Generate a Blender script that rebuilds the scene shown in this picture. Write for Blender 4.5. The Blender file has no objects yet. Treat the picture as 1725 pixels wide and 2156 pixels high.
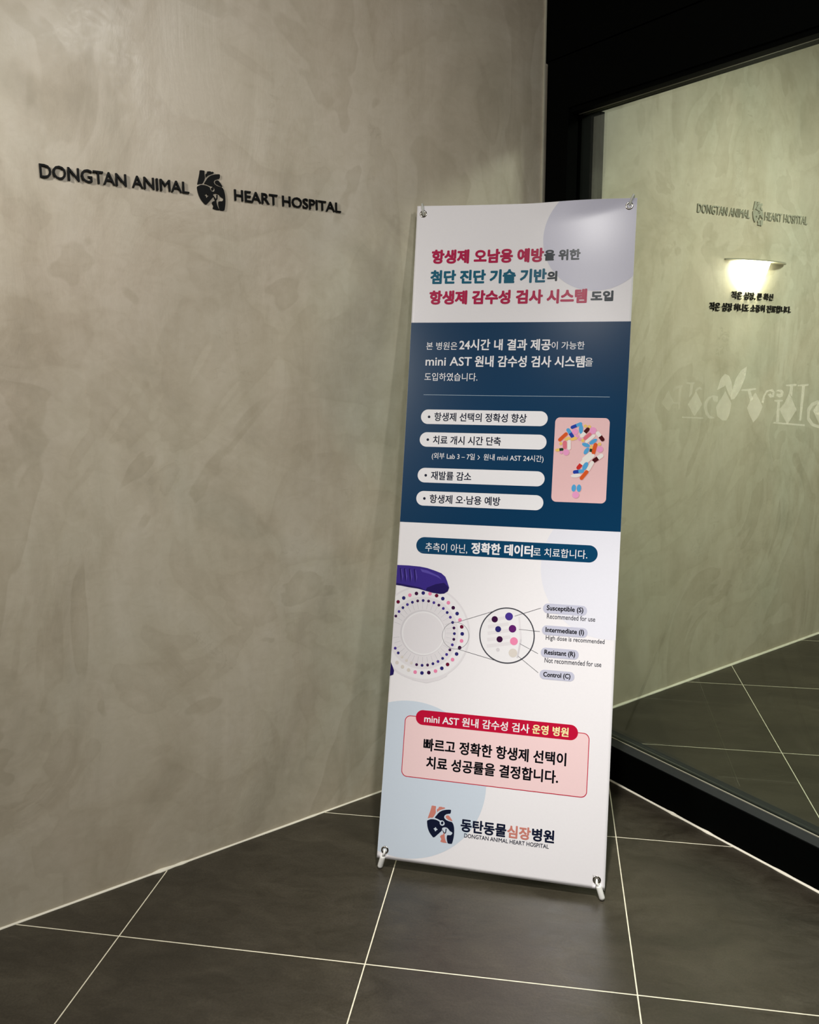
import bpy, bmesh, math, random
from mathutils import Vector, Matrix
from mathutils.geometry import tessellate_polygon

random.seed(4)
SC = bpy.context.scene
COL = SC.collection

# ---------------------------------------------------------------- camera, light, exposure
camd = bpy.data.cameras.new('camera')
camd.sensor_fit = 'HORIZONTAL'
camd.sensor_width = 36.0
camd.lens = 36.0 * 1753.36 / 1725.0
camd.clip_start = 0.02
cam = bpy.data.objects.new('camera', camd)
COL.objects.link(cam)
cam.location = (0.98047, -1.61855, 1.36585)
cam.rotation_euler = (1.379112, 0.007646, 0.163767)
SC.camera = cam

SC.view_settings.view_transform = 'Standard'
SC.view_settings.look = 'None'
SC.view_settings.exposure = 0.0
SC.view_settings.gamma = 1.0
SC.view_settings.use_curve_mapping = False

world = bpy.data.worlds.new('world')
SC.world = world
world.use_nodes = True
world.node_tree.nodes['Background'].inputs[0].default_value = (0.8, 0.85, 0.8, 1)
world.node_tree.nodes['Background'].inputs[1].default_value = 0.02

# the plaster wall runs at 45 degrees to the tile grid: D along it, N out of it, C0 where the glazing meets it
C0 = Vector((0.95047, 1.19685, 0.0))
D = Vector((0.715576, 0.698535, 0.0))
N = Vector((0.698535, -0.715576, 0.0))
UP = Vector((0, 0, 1))
CEIL = 2.52                                        # height of the lamps
ROOF = 2.85


def room(d, n, z=0.0):
    return C0 + D * d + N * n + UP * z


def spot(name, loc, target, power, half, color, radius=0.04, blend=1.0):
    l = bpy.data.lights.new(name, 'SPOT')
    l.energy = power
    l.spot_size = math.radians(2 * half)
    l.spot_blend = blend
    l.color = color
    l.shadow_soft_size = radius
    o = bpy.data.objects.new(name, l)
    COL.objects.link(o)
    o.location = loc
    o.rotation_euler = (Vector(target) - Vector(loc)).to_track_quat('-Z', 'Y').to_euler()
    return o


def bulb(name, loc, power, color, radius):
    l = bpy.data.lights.new(name, 'POINT')
    l.energy = power
    l.color = color
    l.shadow_soft_size = radius
    o = bpy.data.objects.new(name, l)
    COL.objects.link(o)
    o.location = loc
    return o


def overhead_fill(name, loc, size, power, color):
    l = bpy.data.lights.new(name, 'AREA')
    l.shape = 'DISK'
    l.size = size
    l.energy = power
    l.color = color
    o = bpy.data.objects.new(name, l)
    COL.objects.link(o)
    o.location = loc
    return o


# the lobby's downlight: a tight beam with a soft skirt, and the wide spill of its open reflector
WARM = (1.0, 0.975, 0.94)
L1 = Vector((1.0, -0.40, CEIL - 0.05))
spot('downlight', L1, (1.36, -0.1, 0.0), 170, 30, WARM, 0.04)
spot('downlight_skirt', L1, (1.30, 0.0, 0.0), 76, 43, WARM, 0.04)
bulb('downlight_spill', L1, 13, WARM, 0.04)
# added fill spots and bulbs out of view, brightening the wall and banner
spot('wall_fill', room(-1.6, 1.6, CEIL - 0.04), room(-1.25, 0, 0.85), 10, 50, WARM, 0.06)
spot('wall_fill', room(-0.7, 1.8, CEIL - 0.04), room(-0.9, 0, 0.9), 19, 50, WARM, 0.06)
bulb('fill_bulb', room(-0.9, 2.6, CEIL - 0.17), 4.5, WARM, 0.09)
bulb('fill_bulb', room(-3.0, 0.7, CEIL - 0.3), 30, WARM, 0.09)
spot('wall_fill', room(-2.9, 0.8, CEIL - 0.04), room(-1.55, 0, 1.05), 85, 40, WARM, 0.06)
# the room behind the glass: an added wall spot and overhead disk as fill
GREEN = (1.0, 0.99, 0.85)
spot('wall_fill', room(1.0, 1.45, CEIL - 0.04), room(1.1, 0, 0.85), 58, 52, GREEN, 0.06)
overhead_fill('overhead_fill', room(1.5, 1.7, ROOF - 0.01), 0.7, 50, GREEN)


# ---------------------------------------------------------------- materials
def lin(c):
    return tuple((x / 255 / 12.92) if x / 255 <= 0.04045 else ((x / 255 + 0.055) / 1.055) ** 2.4 for x in c) + (1.0,)


class NT:
    def __init__(self, name):
        self.m = bpy.data.materials.new(name)
        self.m.use_nodes = True
        self.t = self.m.node_tree
        self.b = self.t.nodes['Principled BSDF']
        self.out = self.t.nodes['Material Output']

    def n(self, kind, **kw):
        x = self.t.nodes.new(kind)
        for k, v in kw.items():
            setattr(x, k, v)
        return x

    def l(self, a, b):
        self.t.links.new(a, b)

    def math(self, op, a, b=None, c=None):
        x = self.n('ShaderNodeMath', operation=op)
        for i, v in enumerate((a, b, c)):
            if v is None:
                continue
            if isinstance(v, (int, float)):
                x.inputs[i].default_value = v
            else:
                self.l(v, x.inputs[i])
        return x.outputs[0]

    def noise(self, vec, scale, detail=3, rough=0.55, dist=0.0):
        x = self.n('ShaderNodeTexNoise')
        x.inputs['Scale'].default_value = scale
        x.inputs['Detail'].default_value = detail
        x.inputs['Roughness'].default_value = rough
        x.inputs['Distortion'].default_value = dist
        self.l(vec, x.inputs['Vector'])
        return x.outputs[0]

    def ramp(self, fac, stops):
        x = self.n('ShaderNodeValToRGB')
        e = x.color_ramp.elements
        while len(e) < len(stops):
            e.new(0.5)
        for i, (p, c) in enumerate(stops):
            e[i].position = p
            e[i].color = c if len(c) == 4 else tuple(c) + (1,)
        self.l(fac, x.inputs[0])
        return x.outputs[0]

    def mapping(self, vec, scale=(1, 1, 1), rot=(0, 0, 0)):
        x = self.n('ShaderNodeMapping')
        x.inputs['Scale'].default_value = scale
        x.inputs['Rotation'].default_value = rot
        self.l(vec, x.inputs['Vector'])
        return x.outputs[0]

    def mix(self, fac, a, b, blend='MIX'):
        x = self.n('ShaderNodeMix', data_type='RGBA', blend_type=blend)
        for s, v in ((x.inputs[0], fac), (x.inputs[6], a), (x.inputs[7], b)):
            if isinstance(v, (int, float)):
                s.default_value = v
            elif isinstance(v, tuple):
                s.default_value = v
            else:
                self.l(v, s)
        return x.outputs[2]

    def obj(self):
        return self.n('ShaderNodeTexCoord').outputs['Object']

    def bump(self, h, strength, dist=0.01):
        x = self.n('ShaderNodeBump')
        x.inputs['Strength'].default_value = strength
        x.inputs['Distance'].default_value = dist
        self.l(h, x.inputs['Height'])
        self.l(x.outputs[0], self.b.inputs['Normal'])


def simple(name, rgb, rough=0.5, metal=0.0, spec=0.5, vary=0.06, scale=30):
    k = NT(name)
    v = k.obj()
    c = lin(rgb)
    f = k.noise(v, scale, 3)
    lo = tuple(x * (1 - vary) for x in c[:3]) + (1,)
    hi = tuple(min(1, x * (1 + vary)) for x in c[:3]) + (1,)
    k.l(k.ramp(f, [(0.3, lo), (0.7, hi)]), k.b.inputs['Base Color'])
    k.b.inputs['Roughness'].default_value = rough
    k.b.inputs['Metallic'].default_value = metal
    k.b.inputs['Specular IOR Level'].default_value = spec
    return k.m


def plaster_material():
    k = NT('troweled plaster')
    v = k.obj()
    big = k.noise(v, 1.1, 3, 0.5, 0.5)
    trowel = k.noise(k.mapping(v, (1.25, 1.25, 0.85)), 2.1, 9, 0.60, 1.7)
    drag = k.noise(k.mapping(v, (4.0, 4.0, 0.9)), 2.0, 8, 0.62, 0.7)
    fleck = k.noise(k.mapping(v, (1, 1, 1.6), (0, 0.5, 0)), 22, 8, 0.68, 1.4)
    grain = k.noise(v, 240, 2)
    c1 = k.ramp(big, [(0.30, lin((222, 209, 190))), (0.5, lin((224, 214, 195))), (0.70, lin((218, 215, 198)))])
    c2 = k.ramp(trowel, [(0.33, lin((233, 231, 227))), (0.46, lin((246, 244, 241))), (0.52, lin((251, 250, 248))), (0.68, lin((255, 255, 255)))])
    c3 = k.ramp(drag, [(0.30, lin((243, 243, 241))), (0.65, lin((255, 255, 255)))])
    patch = k.noise(k.mapping(v, (1, 1, 0.8), (0.4, 0.2, 0)), 1.5, 3, 0.5, 2.6)
    edge = k.ramp(patch, [(0.30, lin((255, 255, 255))), (0.425, lin((244, 243, 240))), (0.435, lin((251, 251, 249))), (0.56, lin((255, 255, 255))), (0.575, lin((243, 242, 239))), (0.75, lin((252, 251, 250)))])
    c4 = k.ramp(fleck, [(0.32, lin((248, 247, 245))), (0.60, lin((255, 255, 255)))])
    c = k.mix(1.0, k.mix(1.0, c1, c2, 'MULTIPLY'), c3, 'MULTIPLY')
    c = k.mix(1.0, k.mix(1.0, c, edge, 'MULTIPLY'), c4, 'MULTIPLY')
    k.l(c, k.b.inputs['Base Color'])
    r = k.math('MULTIPLY_ADD', trowel, -0.55, 0.70)
    r = k.math('MULTIPLY_ADD', drag, 0.30, k.math('SUBTRACT', r, 0.21))
    r = k.math('MULTIPLY_ADD', fleck, 0.40, r)
    r = k.math('MULTIPLY_ADD', patch, 0.25, r)
    r = k.math('MAXIMUM', k.math('SUBTRACT', r, 0.26), 0.20)
    k.l(r, k.b.inputs['Roughness'])
    k.b.inputs['Specular IOR Level'].default_value = 0.5
    h = k.math('MULTIPLY_ADD', drag, 0.6, trowel)
    h = k.math('MULTIPLY_ADD', fleck, 0.06, h)
    h = k.math('MULTIPLY_ADD', grain, 0.006, h)
    k.bump(h, 0.24, 0.010)
    return k.m


def tile_material():
    k = NT('slate grey floor tile')
    v = k.obj()
    sep = k.n('ShaderNodeSeparateXYZ')
    k.l(v, sep.inputs[0])

    def edge(s):                                  # distance in metres to the nearest grout line
        f = k.math('FRACT', k.math('ADD', k.math('DIVIDE', s, 0.6), 0.5))
        return k.math('MULTIPLY', k.math('ABSOLUTE', k.math('SUBTRACT', f, 0.5)), 0.6)
    d = k.math('MINIMUM', edge(sep.outputs[0]), edge(sep.outputs[1]))
    wob = k.math('MULTIPLY', k.math('SUBTRACT', k.noise(v, 60, 2), 0.5), 0.0008)
    d = k.math('ADD', d, wob)
    grout = k.n('ShaderNodeMapRange')
    grout.inputs['From Min'].default_value = 0.0017
    grout.inputs['From Max'].default_value = 0.0012
    k.l(d, grout.inputs['Value'])
    g = grout.outputs[0]
    big = k.noise(k.mapping(v, (1, 1.6, 1), (0, 0, 0.6)), 2.6, 5, 0.6, 0.8)
    mid = k.noise(k.mapping(v, (1, 2.2, 1), (0, 0, -0.5)), 9, 7, 0.65, 1.0)
    fine = k.noise(v, 190, 3, 0.7)
    c = k.ramp(big, [(0.3, lin((54, 49, 39))), (0.5, lin((66, 60, 49))), (0.72, lin((80, 74, 61)))])
    c = k.mix(1.0, c, k.ramp(mid, [(0.3, lin((205, 203, 200))), (0.7, lin((255, 255, 255)))]), 'MULTIPLY')
    c = k.mix(1.0, c, k.ramp(fine, [(0.3, lin((205, 205, 205))), (0.7, lin((255, 255, 255)))]), 'MULTIPLY')
    c = k.mix(g, c, lin((226, 219, 196)))
    k.l(c, k.b.inputs['Base Color'])
    r = k.math('MULTIPLY_ADD', mid, 0.34, 0.18)
    r = k.math('MULTIPLY_ADD', g, 0.35, r)
    k.l(r, k.b.inputs['Roughness'])
    k.b.inputs['Specular IOR Level'].default_value = 0.65
    h = k.math('MULTIPLY_ADD', fine, 0.25, mid)
    h = k.math('MULTIPLY_ADD', g, -0.6, h)
    k.bump(h, 0.22, 0.003)
    return k.m


def glass_material():
    k = NT('clear window glass')
    t = k.t
    tr = k.n('ShaderNodeBsdfTransparent')
    tr.inputs[0].default_value = (0.90, 0.95, 0.91, 1)
    gl = k.n('ShaderNodeBsdfGlossy')
    gl.inputs['Roughness'].default_value = 0.0
    gl.inputs[0].default_value = (1, 1, 1, 1)
    fr = k.n('ShaderNodeFresnel')
    fr.inputs['IOR'].default_value = 1.45
    smear = k.math('MULTIPLY', fr.outputs[0], 0.45)
    mx = k.n('ShaderNodeMixShader')
    k.l(smear, mx.inputs[0])
    k.l(tr.outputs[0], mx.inputs[1])
    k.l(gl.outputs[0], mx.inputs[2])
    k.l(mx.outputs[0], k.out.inputs[0])
    t.nodes.remove(k.b)
    return k.m


def frosted_material(name, amount):
    k = NT(name)
    tr = k.n('ShaderNodeBsdfTransparent')
    df = k.n('ShaderNodeBsdfDiffuse')
    tl = k.n('ShaderNodeBsdfTranslucent')
    for x in (df, tl):
        x.inputs[0].default_value = lin((240, 238, 222))
    a = k.n('ShaderNodeAddShader')
    k.l(df.outputs[0], a.inputs[0])
    k.l(tl.outputs[0], a.inputs[1])
    f = k.math('MULTIPLY_ADD', k.noise(k.obj(), 60, 4), amount, amount * .5)
    mx = k.n('ShaderNodeMixShader')
    k.l(f, mx.inputs[0])
    k.l(tr.outputs[0], mx.inputs[1])
    k.l(a.outputs[0], mx.inputs[2])
    k.l(mx.outputs[0], k.out.inputs[0])
    k.t.nodes.remove(k.b)
    return k.m


def lamp_material():
    k = NT('glowing lamp glass')
    k.b.inputs['Base Color'].default_value = (1, 1, 1, 1)
    k.b.inputs['Emission Color'].default_value = (1.0, 0.93, 0.72, 1)
    f = k.math('MULTIPLY_ADD', k.noise(k.obj(), 25, 2), 1.0, LAMP_STRENGTH)
    k.l(f, k.b.inputs['Emission Strength'])
    return k.m


LAMP_STRENGTH = 45.0
M = {}
M['plaster'] = plaster_material()
M['tile'] = tile_material()
M['glass'] = glass_material()
M['lamp'] = lamp_material()
M['edge'] = simple('pale wall edge bead', (196, 192, 172), 0.5)
M['caulk'] = simple('cream silicone bead', (238, 232, 214), 0.4, vary=0.05, scale=20)
M['frame'] = simple('black powder coated frame', (4, 5, 4), 0.7, spec=0.03, vary=0.1, scale=60)
M['ledge'] = simple('dark anodised ledge', (40, 42, 43), 0.5, metal=0.0, spec=0.2, vary=0.08, scale=40)
M['jamb'] = simple('charcoal jamb panel', (19, 20, 19), 0.6, spec=0.04, vary=0.12, scale=12)
M['gasket'] = simple('pale glazing gasket', (150, 146, 130), 0.5)
M['panel'] = simple('black panel', (3, 4, 3), 0.7, spec=0.03)
M['ceiling'] = simple('charcoal ceiling paint', (70, 69, 66), 0.8)
M['dim_wall'] = simple('dark lobby cladding', (66, 64, 60), 0.6)
M['black_acrylic'] = simple('black acrylic letter', (5, 6, 5), 0.5, spec=0.2)
M['grey_metal'] = simple('satin grey letter', (170, 168, 150), 0.5, vary=0.08, scale=90)
M['plaster_trim'] = simple('plaster coloured lamp visor', (170, 165, 146), 0.5)
M['steel'] = simple('nickel grommet', (205, 200, 192), 0.16, metal=1.0)
M['white_plastic'] = simple('white plastic tip', (238, 237, 232), 0.35)
M['grey_plastic'] = simple('translucent grey plastic hook', (205, 206, 198), 0.4)
M['rod'] = simple('dark fibreglass rod', (38, 38, 38), 0.4)


def ink(name, rgb, rough=0.25, vary=0.008):
    return simple(name, rgb, rough, vary=vary, scale=200, spec=0.36)


I = {
    'sheet': ink('white banner vinyl', (243, 240, 242)),
    'lilac': ink('pale lilac ink', (212, 211, 226)),
    'palelilac': ink('very pale lilac ink', (234, 234, 243)),
    'paleblue': ink('pale blue ink', (210, 221, 233)),
    'navy_panel': ink('deep teal blue ink', (4, 55, 90)),
    'pill_panel': ink('teal blue ink', (8, 66, 102)),
    'crimson': ink('crimson ink', (183, 30, 78)),
    'red': ink('red ink', (196, 20, 58)),
    'teal': ink('teal ink', (18, 98, 124)),
    'dark': ink('dark green black ink', (15, 35, 43)),
    'black': ink('black ink', (14, 14, 20)),
    'navy': ink('navy ink', (22, 28, 52)),
    'white': ink('white ink', (244, 242, 244)),
    'rule': ink('pale rule ink', (170, 190, 205)),
    'yellow': ink('pale yellow ink', (250, 240, 178)),
    'pink': ink('pink ink', (246, 214, 214)),
    'photo_pink': ink('blush pink ink', (238, 196, 196)),
    'rose': ink('rose gold ink', (208, 132, 118)),
    'tag': ink('grey lilac ink', (200, 201, 219)),
    'grey': ink('dark grey ink', (74, 74, 82)),
    'glove': ink('purple ink', (62, 46, 138)),
    'glove_dark': ink('dark purple ink', (38, 27, 92)),
    'glove_light': ink('light purple ink', (92, 78, 170)),
    'plate': ink('very pale grey ink', (231, 227, 230)),
    'plate_mid': ink('pale grey ink', (217, 213, 217)),
    'plate_light': ink('near white ink', (240, 238, 240)),
    'dot_indigo': ink('indigo ink', (44, 40, 112)),
    'dot_plum': ink('plum ink', (58, 18, 62)),
    'dot_wine': ink('wine ink', (110, 18, 52)),
    'dot_violet': ink('violet ink', (74, 54, 146)),
    'dot_purple': ink('purple red ink', (98, 32, 110)),
    'dot_pink': ink('rose pink ink', (240, 140, 178)),
    'dot_pale': ink('beige ink', (221, 213, 204)),
    'blue': ink('sky blue ink', (86, 168, 220)),
    'deepblue': ink('royal blue ink', (36, 66, 168)),
    'orange': ink('orange ink', (222, 92, 40)),
    'maroon': ink('maroon ink', (74, 14, 20)),
    'pill_pink': ink('lilac pink ink', (238, 160, 204)),
    'salmon': ink('salmon ink', (226, 118, 134)),
    'pill_yellow': ink('corn yellow ink', (242, 202, 110)),
    'green': ink('dark green ink', (28, 62, 40)),
    'pill_white': ink('ivory ink', (240, 234, 228)),
    'pill_red': ink('tomato ink', (208, 48, 44)),
    'shadow_pink': ink('dusty pink ink', (218, 168, 168)),
}


# ---------------------------------------------------------------- object helpers
def link(name, me, mat, parent=None, smooth=False):
    if isinstance(me, bmesh.types.BMesh):
        b = me
        me = bpy.data.meshes.new(name)
        b.to_mesh(me)
        b.free()
    o = bpy.data.objects.new(name, me)
    COL.objects.link(o)
    mats = mat if isinstance(mat, (list, tuple)) else [mat]
    for x in mats:
        me.materials.append(x)
    if smooth:
        for pl in me.polygons:
            pl.use_smooth = True
    if parent is not None:
        o.parent = parent
        o.matrix_parent_inverse = parent.matrix_world.inverted()
    return o


def empty(name, loc, label=None, cat=None, kind=None, group=None):
    o = bpy.data.objects.new(name, None)
    COL.objects.link(o)
    o.location = loc
    o.empty_display_size = 0.1
    o.matrix_world = Matrix.Translation(loc)
    tag(o, label, cat, kind, group)
    return o


def tag(o, label=None, cat=None, kind=None, group=None):
    if label:
        o['label'] = label
    if cat:
        o['category'] = cat
    if kind:
        o['kind'] = kind
    if group:
        o['group'] = group
    return o


def hexa(bm, c):
    """eight corners: bottom loop then top loop"""
    v = [bm.verts.new(x) for x in c]
    for f in ((3, 2, 1, 0), (4, 5, 6, 7), (0, 1, 5, 4), (1, 2, 6, 5), (2, 3, 7, 6), (3, 0, 4, 7)):
        bm.faces.new([v[i] for i in f])


def rbox(bm, d0, d1, n0, n1, z0, z1):
    hexa(bm, [room(d0, n0, z0), room(d1, n0, z0), room(d1, n1, z0), room(d0, n1, z0),
              room(d0, n0, z1), room(d1, n0, z1), room(d1, n1, z1), room(d0, n1, z1)])


def fix(bm):
    bmesh.ops.recalc_face_normals(bm, faces=bm.faces[:])
    return bm


def boxes(lst, bevel=0.0):
    bm = bmesh.new()
    for a in lst:
        rbox(bm, *a)
    fix(bm)
    if bevel:
        bmesh.ops.bevel(bm, geom=bm.edges[:], offset=bevel, segments=2, affect='EDGES', profile=0.5)
    return bm


def tube(bm, pts, radii, seg=12, caps=True):
    pts = [Vector(q) for q in pts]
    if isinstance(radii, (int, float)):
        radii = [radii] * len(pts)
    rings = []
    prev = None
    for i, q in enumerate(pts):
        t = (pts[min(i + 1, len(pts) - 1)] - pts[max(i - 1, 0)]).normalized()
        if prev is None:
            a = t.orthogonal().normalized()
        else:
            a = (prev - t * prev.dot(t)).normalized()
        prev = a
        b = t.cross(a)
        rings.append([bm.verts.new(q + (a * math.cos(2 * math.pi * k / seg) + b * math.sin(2 * math.pi * k / seg)) * radii[i]) for k in range(seg)])
    for i in range(len(rings) - 1):
        for k in range(seg):
            bm.faces.new((rings[i][k], rings[i][(k + 1) % seg], rings[i + 1][(k + 1) % seg], rings[i + 1][k]))
    if caps:
        bm.faces.new(rings[0][::-1])
        bm.faces.new(rings[-1])


def capsule(bm, a, b, r, seg=14):
    a, b = Vector(a), Vector(b)
    t = (b - a).normalized()
    pts, rad = [], []
    for i in range(7):
        th = math.pi / 2 * i / 6
        pts.append(a - t * r * math.cos(th)); rad.append(max(r * math.sin(th), r * 0.02))
    for i in range(7):
        th = math.pi / 2 * i / 6
        pts.append(b + t * r * math.sin(th)); rad.append(max(r * math.cos(th), r * 0.02))
    tube(bm, pts, rad, seg)


_txt = {}


def text_mesh(s, extrude=0.0, bevel=0.0, size=1.0):
    key = (s, extrude, bevel)
    if key not in _txt:
        c = bpy.data.curves.new('lettering', 'FONT')
        c.body = s
        c.size = size
        c.resolution_u = 3
        c.extrude = extrude
        c.bevel_depth = bevel
        c.bevel_resolution = 1
        o = bpy.data.objects.new('lettering', c)
        COL.objects.link(o)
        bpy.context.view_layer.update()
        me = bpy.data.meshes.new_from_object(o.evaluated_get(bpy.context.evaluated_depsgraph_get()))
        vs = [tuple(v.co) for v in me.vertices]
        fs = [tuple(f.vertices) for f in me.polygons]
        bpy.data.objects.remove(o)
        bpy.data.curves.remove(c)
        bpy.data.meshes.remove(me)
        _txt[key] = (vs, fs)
    return _txt[key]


def text_in_box(s, box, bold=0.0):
    """flat glyph geometry scaled into box (x0, y0, x1, y1); bold thickens every stroke"""
    vs, fs = text_mesh(s)
    x0, y0, x1, y1 = box
    ax, bx = min(v[0] for v in vs), max(v[0] for v in vs)
    ay, by = min(v[1] for v in vs), max(v[1] for v in vs)
    sx = (x1 - x0 - 2 * bold) / (bx - ax)
    sy = (y1 - y0 - 2 * bold) / (by - ay)
    base = [(x0 + bold + (v[0] - ax) * sx, y0 + bold + (v[1] - ay) * sy) for v in vs]
    if bold <= 0:
        return base, [tuple(f) for f in fs]
    V, F = [], []
    offs = [(0, 0)] + [(bold * math.cos(math.pi * k / 5), bold * math.sin(math.pi * k / 5)) for k in range(10)]
    for k, (ox, oy) in enumerate(offs):
        n = len(V)
        V += [(x + ox, y + oy, -.02 * k) for x, y in base]
        F += [tuple(i + n for i in f) for f in fs]
    return V, F


def poly_tris(outer, holes=()):
    loops = [[Vector((x, y, 0)) for x, y in outer]] + [[Vector((x, y, 0)) for x, y in h] for h in holes]
    V = [(q.x, q.y) for lp in loops for q in lp]
    return V, [tuple(t) for t in tessellate_polygon(loops)]


def smooth_loop(pts, k=3):
    """closed centripetal-ish rounding of a traced outline"""
    out = []
    n = len(pts)
    for i in range(n):
        p0, p1, p2, p3 = pts[i - 1], pts[i], pts[(i + 1) % n], pts[(i + 2) % n]
        for j in range(k):
            t = j / k
            out.append(tuple(p1[a] + 0.35 * t * (1 - t) * ((1 - t) * (p2[a] - p0[a]) - t * (p3[a] - p1[a])) * 1.4 + (p2[a] - p1[a]) * t for a in (0, 1)))
    return out


def inset(pts, d):
    """move a closed outline inwards by d"""
    n = len(pts)
    area = sum(pts[i - 1][0] * pts[i][1] - pts[i][0] * pts[i - 1][1] for i in range(n))
    sg = 1 if area > 0 else -1
    out = []
    for i in range(n):
        a, q, c = Vector(pts[i - 1]), Vector(pts[i]), Vector(pts[(i + 1) % n])
        e1, e2 = (q - a), (c - q)
        if e1.length < 1e-9 or e2.length < 1e-9:
            out.append(tuple(q))
            continue
        e1.normalize(); e2.normalize()
        nn = Vector((-e1.y - e2.y, e1.x + e2.x)) * sg
        if nn.length < 1e-6:
            out.append(tuple(q))
            continue
        nn.normalize()
        out.append(tuple(q + nn * d))
    return out


def ellipse(cx, cy, rx, ry=None, n=48, a0=0.0, a1=2 * math.pi):
    ry = rx if ry is None else ry
    return [(cx + rx * math.cos(a0 + (a1 - a0) * i / n), cy + ry * math.sin(a0 + (a1 - a0) * i / n)) for i in range(n)]


def rrect(x0, y0, x1, y1, r, n=10):
    p = []
    for cx, cy, a in ((x1 - r, y1 - r, 0), (x0 + r, y1 - r, 90), (x0 + r, y0 + r, 180), (x1 - r, y0 + r, 270)):
        for i in range(n + 1):
            t = math.radians(a + 90 * i / n)
            p.append((cx + r * math.cos(t), cy + r * math.sin(t)))
    return p


def clip(poly, x0, y0, x1, y1):
    def cut(ps, inside, inter):
        o = []
        for i, b in enumerate(ps):
            a = ps[i - 1]
            if inside(b):
                if not inside(a):
                    o.append(inter(a, b))
                o.append(b)
            elif inside(a):
                o.append(inter(a, b))
        return o
    ix = lambda X: (lambda a, b: (X, a[1] + (b[1] - a[1]) * (X - a[0]) / (b[0] - a[0])))
    iy = lambda Y: (lambda a, b: (a[0] + (b[0] - a[0]) * (Y - a[1]) / (b[1] - a[1]), Y))
    poly = cut(poly, lambda q: q[0] >= x0, ix(x0))
    poly = cut(poly, lambda q: q[0] <= x1, ix(x1))
    poly = cut(poly, lambda q: q[1] >= y0, iy(y0))
    return cut(poly, lambda q: q[1] <= y1, iy(y1))


# ---------------------------------------------------------------- traced outlines
HEART = {
    'vessel': [[-26.3, 44.4], [-24.2, 45.4], [-16.7, 45.4], [-14.1, 44.2], [-14.5, 36.2], [-14.0, 27.2], [-20.5, 15.5], [-26.8, 14.5], [-34.0, 11.9], [-32.3, 20.0], [-29.2, 30.9], [-27.1, 40.2]],
    'branch': [[-8.0, 43.7], [-5.9, 44.7], [0.1, 45.3], [2.9, 44.3], [6.4, 45.1], [8.4, 44.0], [9.6, 42.2], [5.7, 39.9], [-1.2, 37.2], [-6.5, 34.0], [-11.3, 29.7], [-11.9, 33.5], [-12.1, 37.6], [-9.1, 39.8], [-8.1, 42.2]],
    'body': [[-16.3, 16.0], [-12.1, 22.8], [-6.7, 30.2], [0.4, 35.5], [8.1, 38.6], [15.8, 40.2], [22.7, 40.9], [24.8, 39.6], [24.5, 34.2], [23.0, 30.6], [18.7, 29.4], [13.5, 27.7], [9.5, 24.3], [8.4, 20.3], [10.3, 16.7], [15.3, 13.8], [22.0, 12.1], [27.9, 11.2], [32.0, 7.3], [34.3, 1.4], [35.7, -5.4], [36.2, -13.9], [36.0, -23.2], [34.7, -32.7], [32.5, -41.4], [30.2, -43.1], [21.6, -43.1], [18.5, -36.4], [17.2, -29.5], [17.5, -24.1], [19.7, -22.0], [26.2, -21.4], [29.3, -19.2], [30.8, -15.9], [29.2, -14.2], [24.5, -12.3], [20.9, -8.4], [16.8, -5.3], [11.7, -4.6], [6.5, -6.2], [5.1, -8.3], [4.9, -12.1], [3.5, -15.0], [-6.4, -25.5], [-15.3, -33.3], [-21.8, -28.7], [-28.0, -21.3], [-32.5, -11.8], [-34.8, -2.2], [-35.4, 6.1], [-31.3, 9.2], [-25.3, 11.6], [-17.8, 12.2], [-10.3, 11.2], [-2.5, 7.8], [-2.2, 4.8], [-1.1, 1.8], [1.3, -0.4], [4.7, -0.9], [7.7, 0.4], [9.5, 2.9], [9.5, 5.9], [7.8, 9.2], [4.9, 11.0], [1.5, 11.3], [-0.6, 10.5], [-9.3, 13.6]],
    'dot': [[4.0, 9.2], [6.0, 8.6], [7.0, 6.1], [6.2, 3.3], [4.0, 1.7], [1.9, 2.3], [0.7, 4.3], [1.1, 7.3]],
    'cross': [[-13.2, -7.7], [-11.3, -7.5], [-11.0, -9.8], [-6.9, -11.9], [-7.6, -12.7], [-10.1, -13.2], [-10.7, -16.3], [-13.4, -16.5], [-13.5, -13.5], [-16.8, -11.9], [-16.1, -10.7], [-13.8, -10.1]],
    'ear': [[13.6, -7.9], [15.8, -7.7], [15.7, -12.7], [14.8, -18.2], [12.2, -19.6], [8.4, -17.6], [6.1, -14.0], [5.0, -11.0], [6.2, -11.3], [9.0, -15.2], [12.3, -17.6], [13.4, -12.9]],
    'chest': [[7.6, -17.3], [12.2, -19.6], [12.7, -25.3], [14.4, -32.9], [17.5, -39.6], [20.4, -42.0], [11.3, -42.8], [3.3, -41.5], [1.7, -39.7], [3.7, -34.6], [0.5, -29.4], [0.7, -26.7], [4.3, -23.3], [8.2, -21.8]],
    'lobe': [[11.5, 23.7], [14.6, 25.9], [18.5, 26.3], [21.4, 24.7], [25.0, 20.5], [29.8, 14.0], [28.9, 12.4], [21.2, 14.0], [15.4, 16.5], [11.8, 19.9]]}

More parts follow.
